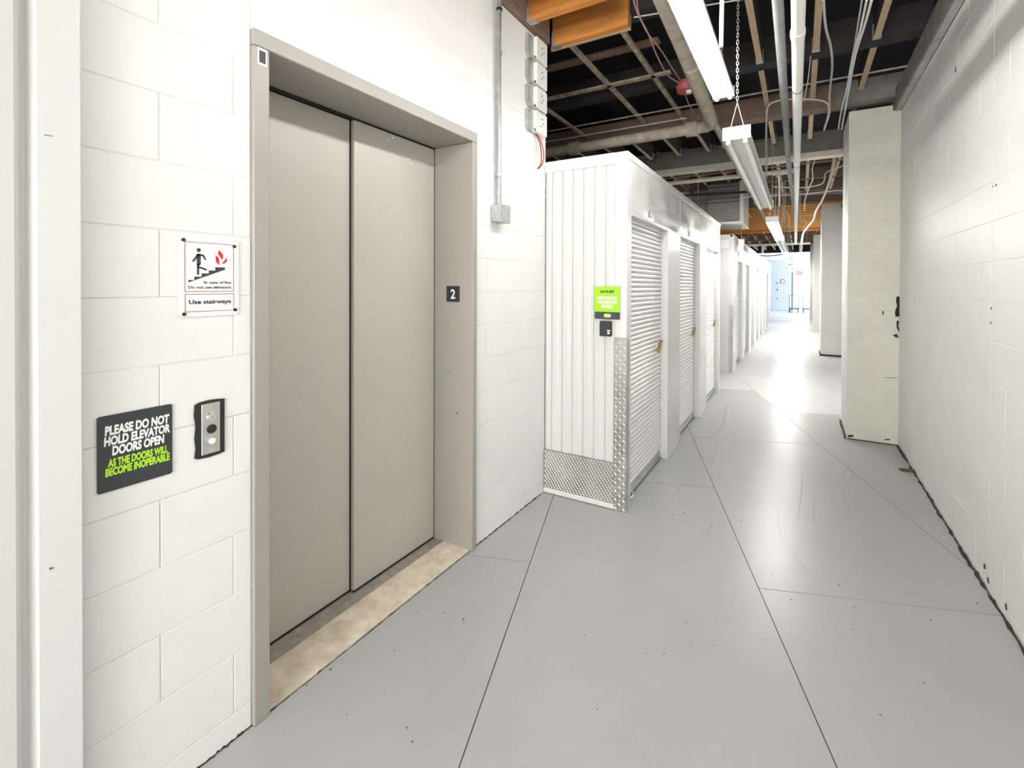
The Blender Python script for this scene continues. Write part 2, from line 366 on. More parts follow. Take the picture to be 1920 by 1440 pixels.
# ---- brick pillars on the right
def pillar(name, y0, label, detail, ztop=3.29, x0=.42):
    core = put(name, MB().box(x0+.0018, y0+.0018, 0, .8405, y0+.69, ztop), M_['bjoint'], kind='structure')
    tag(core, label)
    bh = ztop/48
    if detail:
        for r in range(48):
            z = r*bh; s = (r % 2)*.105
            cuts = [x0, x0+.105+s/1.0 if s else x0+.21, .84]
            cuts = [x0, x0+.21, .84] if not s else [x0, x0+.105, x0+.315, .84]
            for a, b in zip(cuts, cuts[1:]):
                kk = ('bf', round(b-a, 3))
                if kk not in cache: cache[kk] = block_mesh('brick', b-a-.002, bh-.002, .002, .0012, M_['brick'])
                piece('brick', cache[kk], (a+.0015, y0+.003+random.uniform(-.0008,.0008), z+.0015), core, (0, 0, -math.pi/2))
            cy = [y0, y0+.23, y0+.46, y0+.69] if not s else [y0, y0+.115, y0+.345, y0+.575, y0+.69]
            if r % 1 == 0:
                for a, b in zip(cy, cy[1:]):
                    kk = ('bs', round(b-a, 3))
                    if kk not in cache: cache[kk] = block_mesh('brick', b-a-.002, bh-.002, .002, .0012, M_['block'])
                    piece('brick', cache[kk], (x0+.003, b-.0015, z+.0015), core, (0, 0, math.pi))
    else:
        mb = MB()
        for r in range(48):
            z = r*bh; s = (r % 2)*.105
            cuts = [x0, x0+.21, .84] if not s else [x0, x0+.105, x0+.315, .84]
            for a, b in zip(cuts, cuts[1:]): mb.box(a+.002, y0-.001, z+.002, b-.002, y0+.003, z+bh-.002)
            mb.box(x0-.001, y0, z+.002, x0+.003, y0+.688, z+bh-.002)
        put('brick_courses', mb, M_['block'], core, kind='stuff')
    return core
p1 = pillar('pillar', 5.55, 'cream painted brick pillar nearest, against the right wall, with a dark hole in its inner corner', True)
p2 = pillar('pillar', 11.95, 'second brick pillar from the front, chipped black at its foot', False, 3.37)
pillar('pillar', 18.9, 'third pillar from the front, brightly lit white', False, 3.37)
pillar('pillar', 24.6, 'farthest pillar before the blue-white loading area', False, 3.5)
def blob(plane_pts, nrm, th=.0012): return MB().poly(plane_pts, nrm, th)
hc = [(1684,556),(1690,556),(1693,566),(1692,580),(1692,593),(1682,594),(1681,585),(1685,574),(1683,565)]
put('corner_hole_shade', blob([at_y(x-3, y, 5.5475) for x, y in hc], (0,-1,0)), M_['black'], p1)  # raised black patch in place of the shade inside the hole
for pts in ([(1683,602),(1688,601),(1686,612),(1690,620),(1688,624),(1683,614)], [(1656,584),(1659,583),(1659,590),(1657,591)], [(1676,628),(1684,626),(1687,634),(1680,632)], [(1591,816),(1601,815),(1603,819),(1592,820)], [(1660,823),(1671,823),(1671,825),(1661,825)], [(1660,707.6),(1685,708),(1685,708.8),(1662,708.4)]):
    put('paint_chip', blob([at_y(x-2, y, 5.5478) for x, y in pts], (0,-1,0)), M_['grime'], p1)
put('grime_line', MB().box(.43,5.541,0,.84,5.548,.007), M_['grime'], p1)
put('grime_line', MB().box(.405,11.935,0,.84,11.948,.035).box(.40,11.94,0,.418,12.5,.05), M_['grime'], p2)
# ---- ceiling: decking, joists, purlins
ce = put('ceiling', MB().box(-5.2,-4.2,3.95,1.3,27,4.05), M_['deck'], kind='structure')
put('bay_soffit', MB().box(-5.2,27,4.0,6.2,33.2,4.1), M_['farw'], ce)
put('cross_beam', MB().box(-5,26.85,3.30,.84,27.0,3.95), M_['dark'], ce)
JX = [-.31-.41*i for i in range(11)]+[.10,.50]
PUR = [1.9,3.10,4.34,5.46]
put('purlin', MB().box(-5,PUR[0],3.44,.84,PUR[0]+.09,3.66), M_['dark'], ce)
for py_, mt in ((3.10,'dark'),(4.34,'dark')):
    put('purlin', MB().box(-5,py_,3.43,.84,py_+.14,3.64), M_[mt], ce)
put('purlin', MB().box(-5,5.42,3.33,.30,5.60,3.55), M_['brown'], ce)
put('purlin', MB().box(.302,5.42,3.33,.84,5.60,3.55), M_['grey'], ce)
jm = {}
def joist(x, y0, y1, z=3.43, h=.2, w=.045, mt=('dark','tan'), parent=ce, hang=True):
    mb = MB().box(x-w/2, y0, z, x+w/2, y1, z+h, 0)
    mb.m[0] = 1  # bottom face paler than the sides: its light is put into the colour
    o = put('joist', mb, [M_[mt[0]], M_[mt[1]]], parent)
    if hang: put('joist_hanger', MB().box(x-w/2-.004, y1-.05, z-.004, x+w/2+.004, y1-.002, z-.0005).box(x-w/2-.006, y1-.05, z-.004, x-w/2-.001, y1-.002, z+.1).box(x+w/2+.001, y1-.05, z-.004, x+w/2+.006, y1-.002, z+.1), M_['galv'], o)
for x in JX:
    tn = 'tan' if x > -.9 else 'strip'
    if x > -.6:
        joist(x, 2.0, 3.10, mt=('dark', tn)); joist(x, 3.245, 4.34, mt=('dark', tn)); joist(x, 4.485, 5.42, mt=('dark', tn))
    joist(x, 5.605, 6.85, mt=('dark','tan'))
for x, y0, y1 in ((-1.575,3.12,5.2),(-1.155,3.12,5.40),(-2.37,3.4,5.41)):
    put('furring_strip', MB().box(x-.018, y0, 3.40, x+.018, y1, 3.428), M_['strip'], ce)
for yy, zz, m in ((3.66,3.50,'brown'),(4.06,3.40,'strip')):
    put('cross_strip', MB().box(-3.4, yy, zz, -1.0, yy+(.09 if m == 'brown' else .05), zz+.02), M_[m], ce)
# beyond the steel beam
for yb in (8.15,9.35,10.5): put('purlin', MB().box(-5,yb,3.43,.84,yb+.1,3.62), M_['brown'], ce)
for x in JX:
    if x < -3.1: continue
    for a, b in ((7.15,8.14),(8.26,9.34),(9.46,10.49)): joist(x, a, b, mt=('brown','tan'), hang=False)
for i in range(12):
    yb = 11.2+.41*i
    o = put('joist', MB().box(-5,yb+.014,3.333,.84,yb+.028,3.54), M_['brown' if i == 0 else 'orangey'], ce)
    put('joist_flange', MB().box(-5,yb,3.30,.84,yb+.042,3.333), M_['brown' if i == 0 else 'flange'], o)
put('girder', MB().box(-5,16.1,3.24,.84,16.25,3.55), M_['orangey'], ce)
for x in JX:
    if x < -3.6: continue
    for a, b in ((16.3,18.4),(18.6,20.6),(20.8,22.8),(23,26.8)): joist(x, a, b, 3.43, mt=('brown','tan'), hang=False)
for yb in (18.45,20.65,22.85): put('purlin', MB().box(-5,yb,3.38,.84,yb+.1,3.6), M_['brown'], ce)
# new orange lumber over the elevator lobby
put('ledger', MB().box(-1.65,-4,3.303,-1.612,2.98,3.55), M_['brown'], ce)
for yb in [3.02-.36*i for i in range(8)]:
    o = put('joist', MB().box(-1.61,yb,3.305,-1.03,yb+.045,3.56), [M_['orange']], ce)
    put('joist_hanger', MB().box(-1.612,yb-.004,3.300,-1.55,yb+.049,3.3045).box(-1.612,yb-.006,3.30,-1.592,yb-.001,3.40), M_['galv'], o)
put('joist', MB().box(-1.10,-4,3.31,-1.025,2.66,3.56), M_['orange'], ce)
put('wood_patch', MB().box(-1.65,3.07,3.30,-1.03,3.09,3.40), M_['pale'], ce)
# ================================================================== ELEVATOR
el = empty('elevator_entrance', (XL, 1.52, 0), 'taupe steel elevator entrance with two closed sliding door panels in the white block wall', 'elevator')
fr = MB(); xf = -1.634
fr.cbox(-1.93,OY0,0,xf,.951,2.352,.003).cbox(-1.93,2.106,0,xf,OY1,2.352,.003)
put('jamb', MB().cbox(-1.93,OY0,0,xf,.951,2.352,.003), M_['elev'], el)
put('jamb', MB().cbox(-1.93,2.106,0,xf,OY1,2.352,.003), M_['elev'], el)
put('head', MB().cbox(-1.93,OY0-.0005,2.353,xf+.001,OY1+.0005,OZ1,.003), M_['elev'], el)
put('door_panel', MB().cbox(-1.985,.93,.012,-1.946,1.545,2.344,.002), M_['elevd'], el)
put('door_panel', MB().cbox(-1.944,1.531,.012,-1.921,2.103,2.344,.002), M_['elevd'], el)
put('shadow_gap', MB().box(-2.02,.9,0,-1.987,2.15,2.42).box(-1.9455,1.545,.0,-1.9445,2.1,2.35), M_['black'], el)
put('gap_shade', MB().box(-1.9458,1.524,.012,-1.9445,1.532,2.344).box(-1.935,2.1035,.01,-1.920,2.1062,2.35).box(-1.94,.93,2.3445,-1.918,2.106,2.3525).box(-1.9465,.93,.003,-1.9435,1.53,.011).box(-1.93,1.53,.003,-1.919,2.104,.011), M_['black'], el)  # black strips stand in for the shade in the door gaps
put('sill_track', MB().box(-1.985,.951,-.004,-1.845,2.106,.003).box(-1.905,.951,.003,-1.899,2.106,.0045).box(-1.862,.951,.003,-1.845,2.106,.0045), M_['sillm'], el)
put('stone_sill', MB().box(-1.845,.951,-.004,-1.652,2.106,.006), M_['stone'], el)
put('grime_line', baseline([(XL+.003, .953), (XL+.003, 2.104)], 1, .004, 5), M_['grime'], el)
pp = at_y(851, 551, 2.1055); 
put('floor_number_plate', MB().box(-1.824,2.102,1.434,-1.728,2.1055,1.527), M_['ink'], el)
def letters(parent, s, O, U, V, N, w, h, m, th=.0006, bold=.012, name='lettering', label=None, shear=0):
    mb = MB(); vs, fs = text_mesh(s, (O, U, V, N), w, h, th, m, bold=bold, shear=shear); mb.add(vs, fs)
    me = mb.mesh(name, m, WL[parent.name], fix=False); o = raw(name, me, parent)
    if label: o['label'] = label
    return o
letters(el, '2', Vector((-1.792,2.102,1.452)), X, Z, -Y, .034, .056, M_['signw'], bold=.02)
put('floor_number_sticker', MB().box(xf+.0005,.909,2.290,xf+.0015,.941,2.349), M_['signw'], el)
letters(el, '1', Vector((xf+.0016,.914,2.298)), Y, Z, X, .022, .042, M_['ink'], bold=.0)
wp = MB()
for px, py, r in ((728,262,.006),(737,258,.006),(765,299,.007),(772,306,.006),(793,305,.005),(785,296,.004)):
    c = at_x(px, py, -1.9206); wp.poly([(c.x, c.y+math.cos(i)*r*random.uniform(.4,1.2), c.z+math.sin(i)*r*random.uniform(.4,1.2)) for i in (0,1,2,3,4,5)], (1,0,0), .0006)
put('paint_splash', wp, M_['signw'], el, kind='stuff')
for pts in ([(836,690),(840,696),(846,701),(841,698)], [(855,772),(859,775),(859,777),(855,776)]):
    put('scratch', MB().poly([at_y(x, y, 2.1055) for x, y in pts], (0,-1,0), .0006), M_['speck'], el)
# ================================================================== SIGNS ON THE LEFT WALL
def plate_x(x, y0, y1, z0, z1, r, th):      # rounded rectangle lying on the plane x, facing +x
    pts = []
    for cy_, cz_, a0 in ((y1-r, z1-r, 0), (y0+r, z1-r, 90), (y0+r, z0+r, 180), (y1-r, z0+r, 270)):
        for k in range(5): a = math.radians(a0+k*22.5); pts.append((x, cy_+r*math.cos(a), cz_+r*math.sin(a)))
    return MB().poly(pts, (1,0,0), th)
S0 = XL+.0015
s1 = empty('notice_sign', (XL, .58, .962), 'charcoal notice with white and lime lettering asking not to hold elevator doors open', 'sign')
put('sign_plate', plate_x(S0, .495, .665, .962, 1.171, .006, .003), M_['charcoal'], s1)
for s, fa, fb, ta, tb, m in (('PLEASE DO NOT',.09,.955,.135,.265,'signw'),('HOLD ELEVATOR',.08,.965,.275,.40,'signw'),('DOORS OPEN',.18,.88,.41,.54,'signw'),('AS THE DOORS WILL',.125,.93,.575,.685,'limet'),('BECOME INOPERABLE',.095,.96,.69,.80,'limet')):
    letters(s1, s, Vector((S0+.003, .495+.17*fa, 1.171-.209*tb)), Y, Z, X, .17*(fb-fa), .209*(tb-ta), M_[m], bold=.05, shear=.06, label=('lime lettering' if m == 'limet' else 'white lettering'))
s2 = empty('fire_sign', (XL, .767, 1.43), 'white fire notice with red border, stairs pictogram and flame, four black screws', 'sign')
FY0, FY1, FZ0, FZ1 = .681, .853, 1.430, 1.675
put('sign_plate', plate_x(S0, FY0, FY1, FZ0, FZ1, .012, .003), M_['signw'], s2)
def fz(x, y): return Vector((S0+.003, FY0+(x-235)/820*(FY1-FY0), FZ1-(y-190)/1055*(FZ1-FZ0)))
def fpoly(pts, mb, th=.0005): mb.poly([fz(x, y) for x, y in pts], (1,0,0), th)
def fline(a, b, wd, mb):
    ax, ay = a; bx, by = b; L_ = math.hypot(bx-ax, by-ay); nx, ny = -(by-ay)/L_*wd/2, (bx-ax)/L_*wd/2
    n = 6; pts = []
    base = math.atan2(ny, nx)
    for k in range(n): t = base+math.pi*k/(n-1); pts.append((ax+math.cos(t)*wd/2, ay+math.sin(t)*wd/2))
    for k in range(n): t = base+math.pi+math.pi*k/(n-1); pts.append((bx+math.cos(t)*wd/2, by+math.sin(t)*wd/2))
    fpoly(pts, mb)
pic = MB()
fpoly([(495+28*math.cos(i*.5236), 350+28*math.sin(i*.5236)) for i in range(12)], pic)
for a, b, wd in (((485,412),(425,498),26),((492,408),(552,418),24),((552,418),(582,470),24),((485,545),(485,672),28),((495,578),(592,612),25)): fline(a, b, wd, pic)
fpoly([(465,402),(525,410),(520,500),(523,540),(498,560),(470,560)], pic)
for a, b, top in ((360,440,755),(435,540,708),(533,635,662),(628,725,620),(718,853,572)):
    bot = lambda x: 788-(x-360)*(788-605)/(853-360)
    fpoly([(a,top),(b,top),(b,bot(b)),(a,bot(a))], pic)
put('stairs_pictogram', pic, M_['charcoal'], s2)
fm = MB()
for pts in ([(775,330),(800,362),(828,392),(832,430),(812,470),(795,438),(757,392),(760,358)], [(720,403),(745,425),(768,442),(776,490),(776,545),(740,515),(722,478),(726,440)], [(866,435),(884,455),(886,478),(864,508),(815,530),(826,498),(858,465)]): fpoly(pts, fm)
put('flame_pictogram', fm, M_['red'], s2)
rl = MB()
for x0, y0, x1, y1 in ((317,248,978,908),(320,945,980,1178)):
    for a, b in (((x0,y0),(x1,y0)),((x1,y0),(x1,y1)),((x1,y1),(x0,y1)),((x0,y1),(x0,y0))): fline(a, b, 8, rl)
put('red_border', rl, M_['dred'], s2)
for s, x0, x1, y0, y1, bd in (('In case of fire',560,942,765,803,.022),('Do not use elevators',358,942,832,870,.022),('Use stairways',365,940,1020,1095,.03)):
    o = fz(x0, y1); letters(s2, s, o, Y, Z, X, (x1-x0)/820*(FY1-FY0), (y1-y0)/1055*(FZ1-FZ0), M_['ink'], bold=bd)
for x, y in ((297,225),(990,268),(305,1207),(1000,1175)):
    c = fz(x, y); put('screw', MB().cyl(c, c+X*.003, .0055, 10), M_['ink'], s2)
put('torn_corner', MB().poly([Vector((S0+.0005, p.y, p.z)) for p in (fz(975,207),fz(1118,212),fz(1075,262))], (1,0,0), .001), M_['stone'], wl)
bp_ = empty('call_button_panel', (XL, .767, .98), 'steel elevator call button panel on a black backing plate, with key switch and round button', 'button panel')
bk = [(364,760),(372,755),(390,750),(405,748),(420,747),(420,846),(408,851),(390,857),(370,861),(364,860),(366,842),(364,822),(366,800),(363,780)]
put('backing_plate', MB().poly([at_x(x, y, XL+.0015) for x, y in bk], (1,0,0), .004), M_['ink'], bp_)
put('face_plate', MB().cbox(XL+.0055,.741,.990,XL+.009,.794,1.151,.001), M_['steel'], bp_)
fx = XL+.009
def disc(name, y, z, r, m, d=.004, r2=None): return put(name, MB().cyl((fx, y, z), (fx+d, y, z), r, 24, r2), M_[m], bp_)
k1 = disc('key_switch', .769, 1.107, .0145, 'chrome', .005, .012); put('key_slot', MB().cyl((fx+.005,.769,1.107),(fx+.0075,.769,1.107),.0075,16).box(fx+.0075,.7675,1.101,fx+.0085,.7705,1.113), M_['steel'], k1)
disc('black_insert', .769, 1.068, .0145, 'ink', .0015)
k2 = disc('call_button', .769, 1.030, .0135, 'steel', .003); put('button_face', MB().cyl((fx+.003,.769,1.030),(fx+.006,.769,1.030),.0105,20,.009), M_['signw'], k2)
for z in (1.143,.998): put('screw', MB().cyl((fx,.768,z),(fx+.0015,.768,z),.0035,8), M_['chrome'], bp_)
# conduit and junction box
cd = empty('wall_conduit', (XL, 2.34, 1.92), 'galvanised conduit running down the block wall to a small box', 'conduit')
put('pipe', MB().tube([(-1.615,2.338,3.30),(-1.615,2.338,3.24),(-1.622,2.342,2.9),(-1.622,2.352,2.02)], .0155, 10), M_['galvp'], cd)
put('pipe', MB().cyl((-1.630,2.385,2.96),(-1.630,2.385,2.02),.005,8), M_['signw'], cd)
put('coupling', MB().cyl((-1.615,2.338,3.21),(-1.615,2.338,3.225),.019,12), M_['black'], cd)
for z in (2.955,2.20): put('strap', MB().cyl((-1.622,2.347,z),(-1.622,2.350,z+.016),.0185,12).box(-1.648,2.355,z,-1.640,2.398,z+.018).cyl((-1.64,2.388,z+.008),(-1.632,2.388,z+.008),.007,8), M_['galv'], cd)
jb = put('junction_box', MB().cbox(-1.649,2.300,1.918,-1.585,2.412,2.022,.006), M_['galv'], cd)
put('cover_plate', MB().cbox(-1.585,2.296,1.914,-1.578,2.416,2.026,.003), M_['galv'], cd)
for y, z in ((2.305,2.015),(2.407,2.015),(2.305,1.925),(2.407,1.925)): put('screw', MB().cyl((-1.578,y,z),(-1.575,y,z),.004,8), M_['steel'], cd)
# hold-down brackets at the wall corner
hb = empty('tie_bracket_stack', (XL, 2.81, 2.6), 'stack of galvanised tie brackets bolted to the wall corner below the orange lumber', 'bracket')
zt = [3.262,3.085,2.915,2.75,2.585]
for i in range(4):
    a, b = zt[i+1]+.018, zt[i]
    br = put('bracket', MB().cbox(-1.648,2.775,a,-1.60,2.925,b,.003), M_['signw' if False else 'lampw'], hb)
    put('side_tab', MB().poly([(-1.648,2.700,b-.005),(-1.648,2.700,a+.03),(-1.648,2.725,a-.002),(-1.648,2.774,a-.002),(-1.648,2.774,b-.005)], (1,0,0), .02), M_['galv'], br)
    for dy, dz in ((2.83,.05),(2.86,.075),(2.84,.10)): put('slot', MB().box(-1.600,dy,a+dz,-1.5992,dy+.02,a+dz+.006), M_['ink'], br)
    put('bolt', MB().cyl((-1.62,2.752,a+.004),(-1.60,2.752,a+.004),.009,8), M_['chrome'], br)
tag(put('red_cable', MB().tube([at_x(1006,250,-1.63),at_x(1013,262,-1.62),at_x(1019,285,-1.60),at_x(1018,305,-1.60),at_x(1009,317,-1.63)], .0045, 8), M_['redc']), 'short red cable looping down beside the corner of the ribbed metal panel', 'cable')
tag(put('red_cable', MB().tube([at_x(1004,250,-1.63),at_x(1012,268,-1.62),at_x(1015,290,-1.60),at_x(1014,308,-1.60),at_x(1008,316,-1.63)], .0035, 8), M_['grime']), 'thin dark cable looping beside the red one at the wall corner', 'cable')
# ================================================================== FOREGROUND PANEL AT LEFT EDGE
fp = empty('corrugated_partition', (-1.62, -1, 0), 'white metal partition with corner trim at the left edge of the picture', 'partition')
put('corner_trim', MB().cbox(-1.645,.374,0,-1.605,.4545,3.29,.002), M_['white'], fp)
mb = MB(); prof = []
y = .374
while y > -3.9:
    prof += [(y, -1.620), (y-.012, -1.632), (y-.02, -1.632), (y-.034, -1.612), (y-.088, -1.612)]; y -= .10
n = len(prof)
vs = [(x_, y_, 0.0) for y_, x_ in prof]+[(x_, y_, 3.29) for y_, x_ in prof]
mb.add(vs, [(i, i+1, n+i+1, n+i) for i in range(n-1)])
put('ribbed_sheet', mb, M_['whiter'], fp)
put('seam', MB().box(-1.647,.4546,0,-1.640,.458,3.29), M_['black'], fp)
put('scratch', MB().poly([at_x(x, y, -1.604) for x, y in ((83,252),(99,255),(99,256),(84,253.5))], (1,0,0), .0005).poly([at_x(x, y, -1.604) for x, y in ((92,1066),(95,1064),(102,1065),(96,1067),(93,1069))], (1,0,0), .0005), M_['speck'], fp)
# ================================================================== STORAGE UNIT ROWS
def rib_sheet(x0, x1, y, z0, z1, pitch=.0833, d=.010, ph=.017):
    """ribbed sheet in the plane y, facing -y"""
    pr_ = []; x = x0-ph
    k = 0
    while x < x1:
        for dx, dy in ((0,0),(.0015,-d),(.040,-d),(.046,-d*.8),(.072,-d*.8),(.075,0)):
            xx = x+dx
            if x0 <= xx <= x1: pr_.append((xx, y+dy))
        x += pitch
    pr_ = [(x0, y)]+pr_+[(x1, y)]; n = len(pr_)
    return MB().add([(a, b, z0) for a, b in pr_]+[(a, b, z1) for a, b in pr_], [(i, i+1, n+i+1, n+i) for i in range(n-1)])
def lozenges(mb, x0, x1, z0, z1, y, s=.0125, L_=.014, wd=.0042, h=.0014, ax='x', fx_=0):
    r = 0; z = z0+s*.5
    while z < z1-s*.3:
        x = x0+s*.5+(s*.5 if (ax == 'k' and r % 2) else 0); c = 0
        while x < x1-s*.3:
            a = math.radians(-52) if (r+c) % 2 == 0 else math.radians(52)
            if ax == 'k' : a = math.radians(-40)
            ca, sa_ = math.cos(a), math.sin(a)
            P = [(-L_/2,0),(0,-wd/2),(L_/2,0),(0,wd/2)]
            if ax == 'side': v = [Vector((fx_, x+p[0]*ca-p[1]*sa_, z+p[0]*sa_+p[1]*ca)) for p in P]; t = Vector((fx_+h, x, z))
            else: v = [Vector((x+p[0]*ca-p[1]*sa_, y, z+p[0]*sa_+p[1]*ca)) for p in P]; t = Vector((x, y-h, z))
            mb.add(v+[t], [(0,1,4),(1,2,4),(2,3,4),(3,0,4)])
            x += s; c += 1
        z += s*(.7 if ax == 'k' else 1); r += 1
    return mb
XU, XD = -1.014, -1.088
SLP = .0363
def slat_mesh(w):
    mb = MB(); pr_ = [(0,0),(.010,.0035),(.0145,.010),(.0155,.018),(.0135,.026),(.007,.0325),(0,.0363)]; n = len(pr_)
    mb.add([(a, 0, b) for a, b in pr_]+[(a, w, b) for a, b in pr_], [(i, i+1, n+i+1, n+i) for i in range(n-1)], 0, True)
    return mb.mesh('slat', M_['slat'])
slm = slat_mesh(1.0)
def roller_door(parent, y0, near, xd=XD, zt=2.02, name_latch=True):
    y1 = y0+1.01
    rd = put('roller_door', MB().box(xd-.03,y0,.05,xd-.004,y1-.02,zt), M_['slat'], parent)
    nsl = 54
    if near:
        for i in range(nsl):
            piece('slat', slm, (xd, y0+.0, .07+i*SLP), rd)
    else:
        mb = MB(); pr_ = [(0,0),(.0105,.010),(.0125,.018),(.0105,.026),(0,.0363)]; n = len(pr_)
        for i in range(nsl):
            mb.add([(xd+a, y0, .07+i*SLP+b) for a, b in pr_]+[(xd+a, y0+1.0, .07+i*SLP+b) for a, b in pr_], [(k, k+1, n+k+1, n+k) for k in range(n-1)])
        put('slats', mb, M_['slat'], rd, kind='stuff')
    put('bottom_bar', MB().cbox(xd-.01,y0,.018,xd+.012,y1-.02,.068,.004).box(xd+.012,y0+.01,.020,xd+.026,y1-.03,.030), M_['galv'], rd)
    put('lift_handle', MB().tube([(xd+.02,y0+.06,.045),(xd+.045,y0+.07,.022),(xd+.045,y0+.15,.022),(xd+.02,y0+.16,.045)], .006, 6), M_['steel'], rd)
    lt = put('latch', MB().cbox(xd+.008,y1-.15,1.0,xd+.022,y1-.03,1.045,.003), M_['steel'], rd)
    if near: put('padlock', MB().cbox(xd+.014,y1-.135,.962,xd+.034,y1-.09,1.015,.004).cyl((xd+.015,y1-.11,1.02),(xd+.04,y1-.11,1.02),.012,10).tube([(xd+.02,y1-.09,1.03),(xd+.034,y1-.07,1.05),(xd+.034,y1-.03,1.045)], .007, 6), M_['brass'], rd)
    put('guide_gap', MB().box(xd-.02,y1-.02,.0,xd+.004,y1+.002,zt).box(xd-.02,y0,.0,xd+.008,y1,.017), M_['black'], parent)
    mb = MB()
    for i in range(nsl): mb.box(xd+.0,y1-.024,.08+i*SLP,xd+.012,y1-.012,.080+i*SLP+.02)
    put('guide_teeth', mb, M_['galv'], parent, kind='stuff')
def unit(y0, label, near, xu=XU, zt=2.44, y_end=None, lead=None, name='storage_unit', group=None):
    """one bay: opening y0..y0+1.01 and the pilaster up to y0+1.48"""
    ye = y_end or y0+1.48; xd = xu-.074; y1 = y0+1.012
    r = empty(name, (xu, y0, 0), label, 'storage unit', group)
    ys = lead if lead is not None else y0
    put('pilaster', MB().cbox(xd-.03,y1,0,xu,ye-.0015,2.025,.0025), M_['white'], r)
    put('header_panel', MB().box(xd-.03,y0-.0,2.026,xu-.002,y1,zt-.05), M_['header'], r)
    put('header_panel', MB().box(xd-.03,y1+.002,2.026,xu-.004,ye-.002,zt-.05), M_['header'], r)
    put('header_lip', MB().cbox(xd,y0,2.018,xu+.003,y1,2.040,.002), M_['white'], r)
    put('top_rail', MB().cbox(xu-.05,ys,zt-.05,xu+.004,ye,zt,.003), M_['white'], r)
    put('unit_roof', MB().box(-1.649,ys+.02,zt-.03,xu-.05,ye,zt-.01), M_['white'], r)
    put('back_sheet', MB().box(-1.649,ye-.03,0.0,xd-.035,ye-.01,zt-.05), M_['whiter'], r)
    roller_door(r, y0, near, xd)
    return r
u1 = unit(3.078, 'nearest white storage unit with ribbed end wall, diamond plate guards and roller door', True, lead=2.985, group='storage units of the near row')
u2 = unit(4.558, 'middle white roller door unit of the near row', True, group='storage units of the near row')
u3 = unit(6.038, 'last white roller door unit of the near row, before the gap', True, y_end=7.13, group='storage units of the near row')
for u, py in ((u1,3.53),(u2,5.01),(u3,6.5)):
    lp = put('number_plate', MB().box(XU+.003,py-.035,2.062,XU+.005,py+.035,2.108), M_['lampw'], u)
    put('plate_frame', MB().box(XU+.005,py-.036,2.061,XU+.0056,py+.036,2.064).box(XU+.005,py-.036,2.106,XU+.0056,py+.036,2.109).box(XU+.005,py-.036,2.061,XU+.0056,py-.033,2.109).box(XU+.005,py+.033,2.061,XU+.0056,py+.036,2.109), M_['speck'], lp)
# end wall of the nearest unit
YE = 2.985
put('corner_post', MB().cbox(-1.10,YE-.004,0,XU,3.077,2.44,.003), M_['white'], u1)
put('end_panel', rib_sheet(-1.647,-1.10,YE+.012,.05,2.38), M_['whiter'], u1)
put('end_backing', MB().box(-1.648,YE+.02,.0,-1.10,YE+.04,2.42), M_['whiter'], u1)
put('end_top_trim', MB().cbox(-1.648,YE-.006,2.36,-1.098,YE+.03,2.44,.003), M_['white'], u1)
put('end_base_trim', MB().cbox(-1.647,YE-.012,.004,-1.098,YE+.02,.040,.004), M_['white'], u1)
kp = put('kick_plate', MB().box(-1.647,YE-.007,.038,-1.098,YE-.0045,.322), M_['alu'], u1)
put('treads', lozenges(MB(), -1.647, -1.098, .04, .322, YE-.007, s=.026, L_=.028, wd=.0065, h=.002, ax='k'), M_['alut'], kp, kind='stuff')
cg = put('corner_guard', MB().box(-1.103,YE-.009,.0,-1.0115,YE-.0055,1.182).box(-1.0125,YE-.008,.0,-1.0095,YE+.04,1.168), M_['alu'], u1)
put('treads', lozenges(lozenges(MB(), -1.101, -1.013, .0, 1.18, YE-.009, s=.029, L_=.030, wd=.009, h=.002), YE-.006, YE+.038, .0, 1.165, 0, s=.022, L_=.022, wd=.007, ax='side', fx_=-1.0095), M_['alut'], cg, kind='stuff')
put('end_rail', MB().cbox(-1.09,7.131,0,-1.03,7.16,2.44,.002), M_['white'], u3)
# help sign and intercom
hs = empty('help_sign', (-1.15, YE, 1.304), 'lime green help sign with a charcoal band on the ribbed end wall', 'sign')
yh = YE-.014
put('sign_plate', MB().box(-1.242,yh-.002,1.353,-1.059,yh,1.527), M_['green'], hs)
put('lower_band', MB().box(-1.242,yh-.002,1.303,-1.059,yh,1.3525), M_['charcoal'], hs, label='charcoal band')
def hz(x, y): return Vector((-1.242+(x-290)/470*.183, yh-.002, 1.527-(y-180)/605*.224))
for s, x0, x1, y0_, y1_, m in (('CAN WE HELP?',390,655,248,303,'ink'),('PRESS THE BUTTON',340,710,365,425,'signw'),('TO CONNECT WITH',355,700,442,503,'signw'),('THE OFFICE.',415,635,520,582,'signw')):
    letters(hs, s, hz(x0, y1_), X, Z, -Y, (x1-x0)/470*.183, (y1_-y0_)/605*.224, M_[m], bold=.05)
mb = MB(); c = hz(531, 718)
mb.poly([(c.x+math.copysign(abs(math.cos(i*6.283/20))**.6, math.cos(i*6.283/20))*.026, c.y, c.z+math.sin(i*6.283/20)*.0125) for i in range(20)], (0,-1,0), .0006)
ov = put('oval_logo', mb, M_['pgreen'], hs)
put('logo_lettering', MB().box(c.x-.014,c.y-.001,c.z-.004,c.x+.014,c.y-.0006,c.z+.004), M_['green'], ov)
ic = empty('intercom', (-1.155, YE, 1.185), 'small black intercom box with white push button below the green sign', 'intercom')
put('housing', MB().cbox(-1.198,YE-.036,1.187,-1.117,YE-.004,1.290,.003), M_['ink'], ic)
put('push_button', MB().cyl((-1.131,YE-.036,1.211),(-1.131,YE-.040,1.211),.0085,16), M_['signw'], ic)
put('button_label', MB().box(-1.143,YE-.0366,1.223,-1.12,YE-.036,1.231), M_['signw'], ic)
